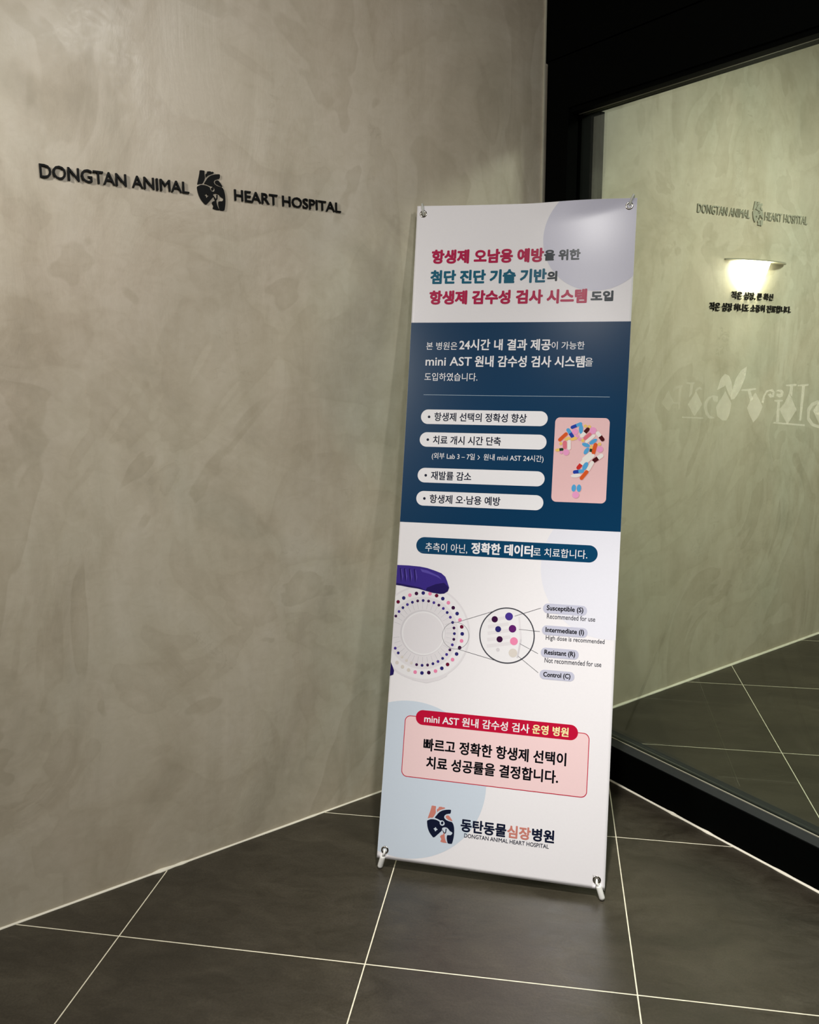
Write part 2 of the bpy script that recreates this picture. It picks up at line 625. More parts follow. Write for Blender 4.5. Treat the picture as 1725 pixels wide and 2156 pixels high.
VINYL = {
    'd0': [[395, 1244], [412, 1216], [396, 1174], [374, 1212]],
    'd1': [[486, 1248], [507, 1214], [489, 1188], [463, 1211]],
    'a1': [[498, 1246], [506, 1258], [534, 1266], [534, 1259], [510, 1252], [503, 1243]],
    'a2': [[521, 1260], [529, 1260], [528, 1195], [521, 1194]],
    'a3': [[500, 1216], [529, 1215], [529, 1210], [502, 1210]],
    'd2': [[579, 1249], [601, 1213], [578, 1179], [554, 1211]],
    'l1': [[546, 1272], [572, 1273], [572, 1269], [568, 1268], [566, 1241], [556, 1229], [559, 1267], [546, 1268]],
    'l2': [[574, 1248], [579, 1257], [589, 1261], [598, 1256], [595, 1252], [587, 1255], [581, 1249]],
    'l3': [[537, 1176], [606, 1178], [607, 1174], [537, 1172]],
    'c1': [[649, 1237], [634, 1240], [619, 1235], [609, 1222], [607, 1205], [613, 1187], [625, 1176], [642, 1177], [640, 1181], [628, 1183], [620, 1194], [616, 1208], [620, 1225], [631, 1235], [637, 1223], [649, 1222]],
    'd3': [[671, 1252], [692, 1220], [688, 1192], [680, 1174], [667, 1173], [651, 1184], [645, 1209]],
    'e1': [[645, 1254], [654, 1286], [666, 1298], [679, 1293], [688, 1276], [693, 1248], [689, 1234], [681, 1245], [670, 1267], [659, 1261]],
    'e2': [[730, 1318], [727, 1288], [714, 1255], [700, 1233], [689, 1230], [688, 1240], [693, 1262], [700, 1287], [714, 1308]],
    'v1': [[718, 1258], [760, 1263], [761, 1259], [745, 1256], [754, 1234], [747, 1228], [737, 1255], [719, 1255]],
    'd4': [[760, 1252], [776, 1228], [783, 1216], [774, 1191], [760, 1174], [748, 1192], [739, 1210], [748, 1234]],
    'v2': [[779, 1227], [783, 1246], [790, 1258], [806, 1262], [814, 1255], [812, 1242], [802, 1240], [795, 1247], [801, 1251], [807, 1247], [808, 1254], [800, 1257], [792, 1253], [787, 1241], [785, 1224]],
    'i0': [[816, 1257], [823, 1261], [833, 1261], [838, 1255], [836, 1244], [827, 1241], [819, 1245], [820, 1251], [827, 1250], [831, 1253], [825, 1256]],
    'i1': [[814, 1235], [837, 1236], [837, 1232], [830, 1231], [831, 1180], [823, 1179], [823, 1230], [815, 1231]],
    'd5': [[853, 1254], [869, 1226], [876, 1213], [864, 1191], [855, 1175], [843, 1192], [830, 1212], [842, 1227]],
    'l4': [[842, 1274], [870, 1277], [871, 1272], [862, 1271], [861, 1244], [853, 1255], [854, 1270], [843, 1271]],
    'l5': [[873, 1274], [902, 1278], [902, 1273], [893, 1272], [890, 1187], [885, 1187], [885, 1271], [874, 1271]],
    'b1': [[816, 1179], [901, 1178], [901, 1174], [816, 1175]]}
VINYL['f1'] = [[903, 1217], [913, 1232], [929, 1239], [946, 1235], [958, 1222], [960, 1208], [928, 1208], [928, 1204], [952, 1204], [948, 1220], [930, 1231], [917, 1224], [911, 1212], [911, 1196], [922, 1182], [940, 1178], [958, 1186], [956, 1180], [938, 1171], [918, 1176], [905, 1190]]
VINYL['d6'] = [[934, 1240], [952, 1214], [936, 1184], [919, 1213]]

TABLETS = [['cap_db', 457.9, 1178.9, 479.1, 1188.5, 9.0], ['cap_bd', 447.4, 1171.5, 459.1, 1154.9, 9.7], ['obl_b', 480.6, 1183.3, 481.4, 1165.8, 11.0], ['rnd_p', 465.7, 1167.4, 465.7, 1167.4, 16.1], ['cap_or', 427.0, 1144.9, 442.3, 1160.3, 9.7], ['rnd_y', 492.0, 1182.9, 492.0, 1182.9, 8.4], ['rnd_y', 502.2, 1181.2, 502.2, 1181.2, 9.0], ['cap_wm', 484.4, 1156.9, 498.8, 1174.1, 10.3], ['rnd_p', 512.2, 1171.2, 512.2, 1171.2, 18.1], ['cap_mw', 538.4, 1148.0, 525.1, 1164.4, 10.3], ['obl_y', 441.7, 1146.0, 451.7, 1150.1, 8.4], ['obl_y', 457.6, 1146.4, 470.1, 1150.7, 8.4], ['rnd_s', 471.8, 1155.9, 471.8, 1155.9, 8.4], ['rnd_s', 478.5, 1147.6, 478.5, 1147.6, 7.7], ['rnd_y', 487.2, 1144.0, 487.2, 1144.0, 8.4], ['cap_pk', 493.0, 1150.0, 504.4, 1161.3, 9.0], ['cap_wh', 497.8, 1141.7, 514.7, 1157.0, 8.4], ['obl_b', 508.1, 1137.5, 520.9, 1146.3, 10.3], ['obl_b', 489.3, 1134.4, 502.8, 1130.3, 10.3], ['cap_pk', 440.2, 1137.5, 440.8, 1125.2, 10.3], ['cap_wh', 451.6, 1140.4, 452.4, 1122.9, 9.0], ['rnd_y', 429.8, 1134.6, 429.8, 1134.6, 8.4], ['cap_gy', 434.1, 1119.1, 420.1, 1116.7, 7.7], ['rnd_s', 432.0, 1111.0, 432.0, 1111.0, 8.4], ['rnd_p', 445.1, 1111.4, 445.1, 1111.4, 16.1], ['cap_or', 520.9, 1133.4, 516.3, 1112.6, 10.3], ['cap_gy', 509.2, 1116.3, 510.4, 1129.2, 6.5], ['obl_b', 501.3, 1121.8, 494.9, 1111.3, 11.0], ['rnd_y', 530.9, 1135.6, 530.9, 1135.6, 9.0], ['rnd_p', 532.8, 1122.1, 532.8, 1122.1, 16.8], ['cap_wh', 492.6, 1095.1, 508.2, 1109.8, 9.0], ['cap_wh', 500.4, 1089.6, 515.4, 1104.2, 9.7], ['cap_wm', 537.4, 1104.9, 519.8, 1091.5, 11.0], ['cap_wr', 492.8, 1090.0, 479.2, 1071.4, 10.3], ['obl_b', 500.1, 1082.5, 493.8, 1069.4, 12.3], ['cap_wh', 514.5, 1085.5, 505.3, 1067.8, 9.7], ['cap_db', 470.3, 1059.5, 489.7, 1062.8, 9.7], ['cap_or', 501.2, 1060.6, 488.8, 1044.0, 9.7], ['obl_w', 464.4, 1048.9, 483.3, 1051.6, 10.3], ['obl_b', 470.2, 1022.1, 469.5, 1011.7, 11.6], ['obl_b', 483.5, 1022.6, 483.4, 1011.6, 11.6], ['rnd_p', 475.6, 999.1, 475.6, 999.1, 18.1]]

# ---------------------------------------------------------------- room shell
DA, DB, NB = -3.4, 4.2, 2.95                       # extents along the plaster wall and across the room
OUT = 2.95


def slab(name, c, mat, kind='structure'):
    bm = bmesh.new()
    hexa(bm, c)
    return tag(link(name, fix(bm), mat), kind=kind)


def rslab(name, d0, d1, n0, n1, z0, z1, mat):
    bm = bmesh.new()
    rbox(bm, d0, d1, n0, n1, z0, z1)
    return tag(link(name, fix(bm), mat), kind='structure')


rslab('floor', DA - .1, DB + .1, -.1, NB + .1, -.06, 0, M['tile'])
rslab('ceiling', DA - .1, DB + .1, -.1, NB + .1, ROOF, ROOF + .06, M['ceiling'])
rslab('wall_left', DA - .1, DB + .1, -.1, 0, 0, ROOF, M['plaster'])
rslab('wall_right', DA - .1, DB + .1, NB, NB + .1, 0, ROOF, M['dim_wall'])
rslab('wall_back', DA - .1, DA, 0, NB, 0, ROOF, M['dim_wall'])
rslab('wall_far', DB, DB + .1, 0, NB, 0, ROOF, M['plaster'])
rslab('wall_front', -.008, .085, 2.28, NB, 0, ROOF, M['panel'])


def bead(name, p0, p1, across, size, lumps, seed):
    """silicone bead in the corner between the floor and an upright face"""
    rnd = random.Random(seed)
    bm = bmesh.new()
    p0, p1 = Vector(p0), Vector(p1)
    n = max(8, int((p1 - p0).length / 0.02))
    rows = []
    w = 1.0
    for i in range(n + 1):
        w += (rnd.uniform(.75, 1.25) - w) * 0.35
        s = size * w
        q = p0 + (p1 - p0) * (i / n)
        for at, amp in lumps:
            s += amp * math.exp(-(((q - p0).length - at) / 0.012) ** 2)
        row = []
        for k in range(6):
            t = math.pi / 2 * k / 5
            # concave-ish fillet from the floor to the wall
            row.append(bm.verts.new(q + across * (s * math.cos(t) ** 1.3) + UP * (s * 0.8 * math.sin(t) ** 1.3)))
        row.append(bm.verts.new(q))
        rows.append(row)
    for a, b in zip(rows, rows[1:]):
        for k in range(7):
            bm.faces.new((a[k], a[(k + 1) % 7], b[(k + 1) % 7], b[k]))
    bm.faces.new(rows[0])
    bm.faces.new(rows[-1][::-1])
    return tag(link(name, fix(bm), M['caulk'], smooth=True), kind='structure')


bead('trim_1', room(DA, 0), room(-.01, 0), N, 0.0048, [(DA * -1 - 1.345, .008), (DA * -1 - 1.30, .004), (DA * -1 - .9, .003)], 1)
bead('trim_2', room(.155, 0), room(DB, 0), N, 0.0085, [], 2)
bead('trim_3', room(-.008, .02), room(-.008, 2.28), -D, 0.0050, [(.6, .003), (.72, .002), (.95, .003)], 3)
tag(link('trim_4', boxes([(-.0125, -.0085, 0, .0055, .004, ROOF)]), M['edge']), kind='structure')

# ---------------------------------------------------------------- fixed window with its black frame
win = empty('window_1', room(0, 1.1, 0), kind='structure')
F0, F1 = -.008, .036
link('transom_panel', boxes([(F0, .085, .001, 2.28, 2.231, ROOF)]), M['frame'], win)
link('frame_stile', boxes([(F0, F1, .013, .106, .006, 2.227)], .0015), M['frame'], win)
link('frame_stile', boxes([(F0, F1, 2.186, 2.278, .006, 2.227)], .0015), M['frame'], win)
link('head_rail', boxes([(F0, F1, .106, 2.186, 2.079, 2.227), (.0, F1 - .003, .106, 2.186, 2.066, 2.079)], .0012), M['frame'], win)
link('bottom_rail', boxes([(F0, F1, .106, 2.186, .006, .117)], .0012), M['frame'], win)
link('ledge_cover', boxes([(F0 + .003, F1, .106, 2.186, .1171, .1185)]), M['ledge'], win)
link('frame_core', boxes([(.03, .085, .001, .06, .0, 2.231), (.03, .06, .02, .09, .006, 2.231), (.0365, .06, .06, 2.23, .0, .108), (.0365, .06, .06, 2.23, 2.09, 2.231)]), M['panel'], win)
link('inner_ledge', boxes([(.0545, .088, .106, 2.186, .002, .117)], .0012), M['ledge'], win)
link('inner_jamb', boxes([(.052, .128, .062, .1055, .002, 2.09), (.1282, .134, .060, .1035, .002, 2.09), (.1342, .152, .062, .1055, .002, 2.09)], .0012), M['jamb'], win)
link('inner_head', boxes([(.0545, .088, .106, 2.186, 2.072, 2.225)], .0012), M['jamb'], win)
link('gasket', boxes([(.0366, .0405, .106, 2.186, .112, .1205), (.0366, .0405, .106, 2.186, 2.0665, 2.075)]), M['gasket'], win)
pane = link('glass_pane', boxes([(.042, .048, .07, 2.19, .1, 2.12)]), M['glass'], win)


# ---------------------------------------------------------------- raised lettering on the plaster wall
def wall_pt(u, z, w):
    return C0 + D * u + N * w + UP * z


def extrude_poly(bm, pts, holes, w0, w1, put):
    V, T = poly_tris(pts, holes)
    a = [bm.verts.new(put(x, y, w1)) for x, y in V]
    b = [bm.verts.new(put(x, y, w0)) for x, y in V]
    for t in T:
        try:
            bm.faces.new([a[i] for i in t])
            bm.faces.new([b[i] for i in reversed(t)])
        except ValueError:
            pass
    k = 0
    for lp in [pts] + list(holes):
        n = len(lp)
        for i in range(n):
            j = (i + 1) % n
            try:
                bm.faces.new((a[k + i], a[k + j], b[k + j], b[k + i]))
            except ValueError:
                pass
        k += n


def islands(vs, fs):
    par = list(range(len(vs)))

    def find(i):
        while par[i] != i:
            par[i] = par[par[i]]
            i = par[i]
        return i
    for f in fs:
        for i in f[1:]:
            par[find(i)] = find(f[0])
    g = {}
    for f in fs:
        g.setdefault(find(f[0]), []).append(f)
    return list(g.values())


def raised_text(parent, s, u0, z0l, z0r, u1, capl, capr, mat, w0, w1, bold, cell=False):
    """letters standing w0..w1 off the wall, each a mesh of its own; baseline and height may drift along the line"""
    DEPTH = 0.05
    vs, fs = text_mesh(s, DEPTH, bold)
    ax, bx = min(v[0] for v in vs), max(v[0] for v in vs)
    ay, by = min(v[1] for v in vs), max(v[1] for v in vs)
    lo, hi = min(v[2] for v in vs), max(v[2] for v in vs)
    groups = islands(vs, fs)
    if cell:                                        # syllables made of several pieces: gather by the text's own advance
        edges = []
        for i in range(1, len(s) + 1):
            if s[i - 1] == ' ':
                continue
            q, _ = text_mesh(s[:i], DEPTH, bold)
            edges.append(max(v[0] for v in q))
        cells = {}
        for g in groups:
            m = sum(vs[i][0] for f in g for i in f) / sum(len(f) for f in g)
            k = next((i for i, e in enumerate(edges) if m <= e + 1e-4), len(edges) - 1)
            cells.setdefault(k, []).extend(g)
        groups = [cells[k] for k in sorted(cells)]
    else:
        groups.sort(key=lambda g: min(vs[i][0] for f in g for i in f))
    for g in groups:
        bm = bmesh.new()
        vm = {}
        for f in g:
            loop = []
            for i in f:
                if i not in vm:
                    x, y, z = vs[i]
                    t = (x - ax) / (bx - ax)
                    u = u0 + (u1 - u0) * t
                    zz = z0l + (z0r - z0l) * t + (y - ay) / (by - ay) * (capl + (capr - capl) * t)
                    vm[i] = bm.verts.new(wall_pt(u, zz, w0 + (w1 - w0) * (z - lo) / (hi - lo)))
                loop.append(vm[i])
            try:
                bm.faces.new(loop)
            except ValueError:
                pass
        link('letter', fix(bm), mat, parent)


def emblem(parent, uc, zc, scale, mat, w0, w1):
    bm = bmesh.new()
    put = lambda x, y, w: wall_pt(uc + x * scale / 1000, zc + y * scale / 1000, w)
    for nm in ('vessel', 'branch', 'body', 'dot', 'ear', 'chest', 'lobe'):
        extrude_poly(bm, inset(smooth_loop(HEART[nm], 3), 0 if nm in ('dot', 'ear') else .32), [inset(HEART['cross'], -.45)] if nm == 'body' else [], w0, w1, put)
    return link('heart_emblem', fix(bm), mat, parent)


sign = empty('wall_sign', room(-1.126, 0.0, 1.72), 'black raised letters and heart emblem on the plaster wall left of the banner', 'sign')
raised_text(sign, 'DONGTAN ANIMAL', -1.504, 1.7415, 1.7395, -1.1685, .0295, .0262, M['black_acrylic'], .0002, .0050, .012)
raised_text(sign, 'HEART HOSPITAL', -1.0525, 1.7345, 1.7305, -.7475, .0270, .0250, M['black_acrylic'], .0002, .0050, .012)
emblem(sign, -1.1123, 1.7515, 1.0, M['black_acrylic'], .0002, .0030)

sign2 = empty('wall_sign', room(1.137, 0.0, 1.84), 'faint grey raised letters and heart emblem above the glowing lamp behind the glass', 'sign')
raised_text(sign2, 'DONGTAN ANIMAL', .773, 1.8575, 1.861, 1.100, .0315, .031, M['grey_metal'], .0002, .0045, .006)
raised_text(sign2, 'HEART HOSPITAL', 1.199, 1.8625, 1.868, 1.505, .0315, .032, M['grey_metal'], .0002, .0045, .006)
emblem(sign2, 1.152, 1.883, 1.0, M['grey_metal'], .0002, .0045)

slogan = empty('wall_lettering', room(1.155, 0.0, 1.51), 'two lines of black raised Korean letters just below the glowing lamp', 'sign')
raised_text(slogan, '작은 심장, 큰 확신', 1.016, 1.5530, 1.5545, 1.296, .032, .027, M['black_acrylic'], .0002, .0055, .007, True)
raised_text(slogan, '작은 심장 하나도 소중히 진료합니다.', .880, 1.5075, 1.5075, 1.432, .032, .027, M['black_acrylic'], .0002, .0055, .009, True)

# ---------------------------------------------------------------- wall lamp under a thin visor
lamp = empty('wall_lamp', room(1.155, 0.0, 1.60), 'small glowing wall lamp under a thin visor behind the glass', 'lamp')
bm = bmesh.new()
pts = [(.957 + .403 * (1 - math.cos(math.pi * i / 28)) / 2, .052 * math.sin(math.pi * i / 28)) for i in range(29)]
extrude_poly(bm, pts, [], 1.699, 1.704, lambda x, y, w: C0 + D * x + N * (y + .0005) + UP * w)
link('visor', fix(bm), M['plaster_trim'], lamp)
bm = bmesh.new()
rings = []
for i in range(11):
    s_ = (i / 10) ** .8
    t = math.pi / 2 * i / 10
    r = math.sqrt(max(0.0, 1 - s_)) * (1 + .0 * s_)
    z = 1.698 - .100 * s_
    rings.append([bm.verts.new(C0 + D * (1.130 + .094 * max(r, .01) * math.cos(a)) + N * (.024 + .016 * max(r, .01) * math.sin(a)) + UP * z) for a in [2 * math.pi * k / 32 for k in range(32)]])
for a, b in zip(rings, rings[1:]):
    for k in range(32):
        bm.faces.new((a[k], a[(k + 1) % 32], b[(k + 1) % 32], b[k]))
bm.faces.new(rings[0][::-1])
bm.faces.new(rings[-1])
fix(bm)
link('lamp_glass', fix(bm), M['lamp'], lamp, smooth=True)

# ---------------------------------------------------------------- frosted lettering on the pane
decal = empty('window_decal', room(.0415, .66, 1.17), 'faint frosted lettering with rabbit ears on the glass pane', 'decal')
STR = {'d0': .06, 'd1': .12, 'a1': .10, 'a2': .10, 'a3': .10, 'd2': .20, 'l1': .14, 'l2': .18, 'l3': .16, 'c1': .20}
fm = {}


def frosted(a):
    a = round(a, 3)
    if a not in fm:
        fm[a] = frosted_material('frosted vinyl', a)
    return fm[a]


DECAL = [('diamond', ['d0'], .05), ('letter', ['a1', 'a2', 'a3'], .10), ('diamond', ['d1'], .13), ('letter', ['l1', 'l2', 'l3'], .16), ('diamond', ['d2'], .19),
         ('letter', ['c1'], .17), ('diamond', ['d3'], .24), ('rabbit_ear', ['e1'], .30), ('rabbit_ear', ['e2'], .32), ('letter', ['v1', 'v2'], .30), ('diamond', ['d4'], .27),
         ('letter', ['i0', 'i1', 'b1'], .28), ('diamond', ['d5'], .27), ('letter', ['l4'], .32), ('letter', ['l5'], .30), ('letter', ['f1'], .26), ('diamond', ['d6'], .32)]
for nm, keys, a in DECAL:
    bm = bmesh.new()
    off = .0414 if nm != 'diamond' else .0409
    for k in keys:
        extrude_poly(bm, [(x / 1000, z / 1000) for x, z in VINYL[k]], [], off + .0003, off, lambda x, y, w: C0 + N * x + D * w + UP * y)
    link(nm, fix(bm), frosted(a * .50), decal)

# ---------------------------------------------------------------- the printed X banner
O = Vector((0.5547851, 0.3570405, 0.03))
U = Vector((0.9977530, -0.0659875, -0.0116017))
V = Vector((0.0279313, 0.2522718, 0.9672532))
NF = Vector((-0.0608999, -0.9654039, 0.2535480))
BW, BH = 596.558, 1791.887                          # millimetres


def S(X, Y, w=0.0):
    """point of the sheet at X, Y (mm from its lower left corner), w mm in front of it"""
    s, t = X / BW, Y / BH
    tt = min(max(t, 0), 1)
    bow = math.sin(math.pi * tt)
    x = BW * (.5 + (s - .5) * (1 - .006 * bow))
    y = Y - 4.0 * math.sin(math.pi * min(max(s, 0), 1)) * max(t, 0) ** 10 + 3.2 * (s - .5) * bow
    b = -18.0 * bow
    # the sheet is pulled into a shallow fold running down to the left from its upper right eyelet
    yl = 1782 - .24 * (575 - X)
    fade = min(max((X - 300) / 240, 0), 1)
    fade = fade * fade * (3 - 2 * fade)
    b += 2.2 * math.log(1 + math.exp((Y - yl) / 7)) * fade
    return O + U * (x / 1000) + V * (y / 1000) + NF * ((b + w) / 1000)


ban = empty('banner_stand', S(BW / 2, 0) * 1.0, 'tall white and blue printed banner on an X stand before the wall corner', 'banner')
ban.location.z = 0
bpy.context.view_layer.update()
ban.matrix_world = Matrix.Translation((ban.location.x, ban.location.y, 0))

EYE = [(18.5, 1769.0), (577.0, 1772.0), (20.5, 22.0), (576.0, 22.5)]
HR, CELL = 5.6, 13.0


def grid_lines(L, cuts, step):
    g = [0.0, L]
    for c in cuts:
        g += [c - CELL, c + CELL]
    g = sorted(set(g))
    out = [g[0]]
    for a, b in zip(g, g[1:]):
        k = max(1, int(round((b - a) / step)))
        out += [a + (b - a) * (i + 1) / k for i in range(k)]
    return out


bm = bmesh.new()
XS = grid_lines(BW, (19.5, 576.5), 8)
YS = grid_lines(BH, (22.2, 1770.5), 11)
for lo, hi in zip(YS[:], YS[1:]):
    if lo > 1690:
        YS += [lo + (hi - lo) / 3, lo + (hi - lo) * 2 / 3]
YS.sort()
gv = [[bm.verts.new(S(x, y)) for x in XS] for y in YS]
eye_cells = {}
for j in range(len(YS) - 1):
    for i in range(len(XS) - 1):
        cx, cy = (XS[i] + XS[i + 1]) / 2, (YS[j] + YS[j + 1]) / 2
        hit = None
        for e, (ex, ey) in enumerate([(19.5, 1770.5), (576.5, 1770.5), (19.5, 22.2), (576.5, 22.2)]):
            if abs(cx - ex) < CELL and abs(cy - ey) < CELL:
                hit = e
        if hit is None:
            bm.faces.new((gv[j][i], gv[j][i + 1], gv[j + 1][i + 1], gv[j + 1][i]))
        else:
            eye_cells.setdefault(hit, []).append((i, j))
for e, cells in eye_cells.items():
    i0, i1 = min(c[0] for c in cells), max(c[0] for c in cells) + 1
    j0, j1 = min(c[1] for c in cells), max(c[1] for c in cells) + 1
    loop = [(i, j0) for i in range(i0, i1)] + [(i1, j) for j in range(j0, j1)] + [(i, j1) for i in range(i1, i0, -1)] + [(i0, j) for j in range(j1, j0, -1)]
    ex, ey = EYE[e]
    hole = ellipse(ex, ey, HR, n=24)
    flat = [(XS[i], YS[j]) for i, j in loop]
    vv = [gv[j][i] for i, j in loop] + [bm.verts.new(S(x, y)) for x, y in hole]
    _, T = poly_tris(flat, [hole])
    for t in T:
        bm.faces.new([vv[k] for k in t])
fix(bm)
for f in bm.faces:
    f.normal_update()
if sum(f.normal.dot(NF) for f in bm.faces) < 0:
    bmesh.ops.reverse_faces(bm, faces=bm.faces[:])
sheet = link('printed_sheet', bm, I['sheet'], ban, smooth=True)
sm = sheet.modifiers.new('thickness', 'SOLIDIFY')
sm.thickness = 0.0005
sm.offset = -1.0


class Print:
    """one printed block: flat shapes in sheet millimetres, laid onto the curved sheet"""

    def __init__(self, name):
        self.name, self.bm, self.mats = name, bmesh.new(), []

    def slot(self, key):
        if key not in self.mats:
            self.mats.append(key)
        return self.mats.index(key)

    def add(self, Vs, Fs, key, w, step=0):
        b = bmesh.new()
        vs = [b.verts.new((q[0], q[1], q[2] if len(q) > 2 else 0)) for q in Vs]
        for f in Fs:
            try:
                b.faces.new([vs[i] for i in f])
            except ValueError:
                pass
        if step:
            for ax in (0, 1):
                lo, hi = min(v.co[ax] for v in b.verts), max(v.co[ax] for v in b.verts)
                k = math.floor(lo / step) + 1
                cuts = []
                while step > 0 and k * step < hi:
                    cuts.append(k * step)
                    k += 1
                if step < 0:
                    cuts = [x for x in (XS, YS)[ax] if lo < x < hi]
                for x in cuts:
                    co, no = [0, 0, 0], [0, 0, 0]
                    co[ax], no[ax] = x, 1
                    bmesh.ops.bisect_plane(b, geom=b.verts[:] + b.edges[:] + b.faces[:], plane_co=co, plane_no=no)
        m = self.slot(key)
        mp = {v: self.bm.verts.new(S(v.co.x, v.co.y, w + v.co.z)) for v in b.verts}
        for f in b.faces:
            try:
                g = self.bm.faces.new([mp[v] for v in f.verts])
            except ValueError:
                continue
            g.material_index = m
            g.normal_update()
            if g.normal.dot(NF) < 0:
                g.normal_flip()
            g.smooth = bool(step)
        b.free()

    def poly(self, pts, key, w, holes=(), step=0):
        Vs, Fs = poly_tris(pts, holes)
        self.add(Vs, Fs, key, w, step)

    def text(self, s, box, key, w=.6, bold=.0):
        self.add(*text_in_box(s, box, bold), key, w)

    def line(self, a, b, width, key, w):
        d = Vector(b) - Vector(a)
        n = Vector((-d.y, d.x)).normalized() * width / 2
        a, b = Vector(a), Vector(b)
        self.add([tuple(a + n), tuple(a - n), tuple(b - n), tuple(b + n)], [(0, 1, 2, 3)], key, w, 20)

    def done(self):
        return link(self.name, self.bm, [I[k] for k in self.mats], sheet)


def circle_on_sheet(cx, cy, rx, ry):
    return clip(ellipse(cx, cy, rx, ry, 96), .3, .3, BW - .3, BH - .3)


q = Print('tinted_circle'); q.poly(circle_on_sheet(499, 1692, 144, 146), 'lilac', .42, step=-1); q.done()
q = Print('tinted_circle'); q.poly(clip(ellipse(578, 808, 184, 183, 96), .3, .3, BW - .3, 906), 'palelilac', .12, step=30); q.done()
q = Print('tinted_circle'); q.poly(circle_on_sheet(67, 215, 215, 207), 'paleblue', .12, step=30); q.done()

q = Print('headline')
q.text('항생제 오남용 예방', (48.6, 1627.4, 359.2, 1667.4), 'crimson', .78, 1.85)
q.text('을 위한', (359.8, 1630.6, 456.5, 1661.2), 'dark', .78, 1.5)
q.text('첨단 진단 기술 기반', (48, 1570.5, 369.4, 1610), 'teal', .78, 1.85)
q.text('의', (370.5, 1574.3, 397.5, 1602.4), 'dark', .78, 1.5)
q.text('항생제 감수성 검사 시스템', (48, 1513, 479, 1552.8), 'crimson', .78, 1.85)
q.text('도입', (488.6, 1517.6, 547.6, 1546.3), 'dark', .78, 1.7)
q.done()

q = Print('blue_panel'); q.poly([(.2, 906.5), (BW - .2, 906.5), (BW - .2, 1463), (.2, 1463)], 'navy_panel', .15, step=30); q.done()
q = Print('panel_text')
q.text('본 병원은', (46.6, 1386.8, 134.2, 1408.6), 'white', .5, .15)
q.text('24시간 내 결과 제공', (139.9, 1385.6, 390, 1416.8), 'white', .5, .75)
q.text('이 가능한', (392, 1388.4, 479.3, 1409.7), 'white', .5, .15)
q.text('mini AST', (47.1, 1342.5, 176.9, 1367.2), 'white', .5, .45)
q.text('원내 감수성 검사 시스템', (185.3, 1339.5, 481.5, 1371), 'white', .5, .75)
q.text('을', (482.3, 1343, 503.1, 1365.8), 'white', .5, .1)
q.text('도입하였습니다.', (46.3, 1300.3, 195.2, 1322.9), 'white', .5, .15)
q.line((46.4, 1261.2), (551.6, 1261.2), 1.1, 'rule', .4)
q.text('(외부 Lab 3 – 7일', (79.7, 1081, 199.5, 1101.5), 'white', .5, .1)
q.add([(207, 1097), (209.2, 1097), (214, 1091.2), (209.2, 1085.4), (207, 1085.4), (211.8, 1091.2)], [(0, 1, 2, 5), (5, 2, 3, 4)], 'white', .4)
q.text('원내 mini AST 24시간)', (224, 1081, 386.4, 1101.5), 'white', .5, .1)
q.done()

for y0, y1, s, x1, yt in ((1180.2, 1220.6, '항생제 선택의 정확성 향상', 335.7, 1188.6), (1117.0, 1157.2, '치료 개시 시간 단축', 269.0, 1124.4),
                          (1018, 1058.4, '재발률 감소', 193.1, 1026), (954, 994.3, '항생제 오·남용 예방', 276.3, 961.6)):
    q = Print('bullet_pill')
    q.poly(rrect(42.6, y0, 391.9, y1, (y1 - y0) / 2 - .01), 'white', .35, step=30)
    q.text(s, (80.3, yt, x1, yt + 24.2), 'navy', .55, .5)
    q.poly(ellipse(65.6, (y0 + y1) / 2 - .4, 3.7, n=20), 'navy', .55)
    q.done()

q = Print('tablet_photo')
q.poly(rrect(412.2, 978.8, 554.9, 1205.0, 13), 'photo_pink', .35, step=30)
TWO = {'cap_db': ('deepblue', 'blue'), 'cap_bd': ('blue', 'deepblue'), 'cap_wm': ('pill_white', 'maroon'), 'cap_mw': ('maroon', 'pill_white'),
       'cap_gy': ('green', 'pill_yellow'), 'cap_wr': ('pill_white', 'pill_red')}
ONE = {'cap_or': 'orange', 'cap_pk': 'salmon', 'cap_wh': 'pill_white', 'obl_b': 'blue', 'obl_y': 'pill_yellow', 'obl_w': 'pill_white',
       'rnd_p': 'pill_pink', 'rnd_y': 'pill_yellow', 'rnd_s': 'pill_pink'}


def stadium(ax, ay, bx, by, r, n=10):
    d = Vector((bx - ax, by - ay))
    a = math.atan2(d.y, d.x)
    return [(bx + r * math.cos(a - math.pi / 2 + math.pi * i / n), by + r * math.sin(a - math.pi / 2 + math.pi * i / n)) for i in range(n + 1)] + \
           [(ax + r * math.cos(a + math.pi / 2 + math.pi * i / n), ay + r * math.sin(a + math.pi / 2 + math.pi * i / n)) for i in range(n + 1)]


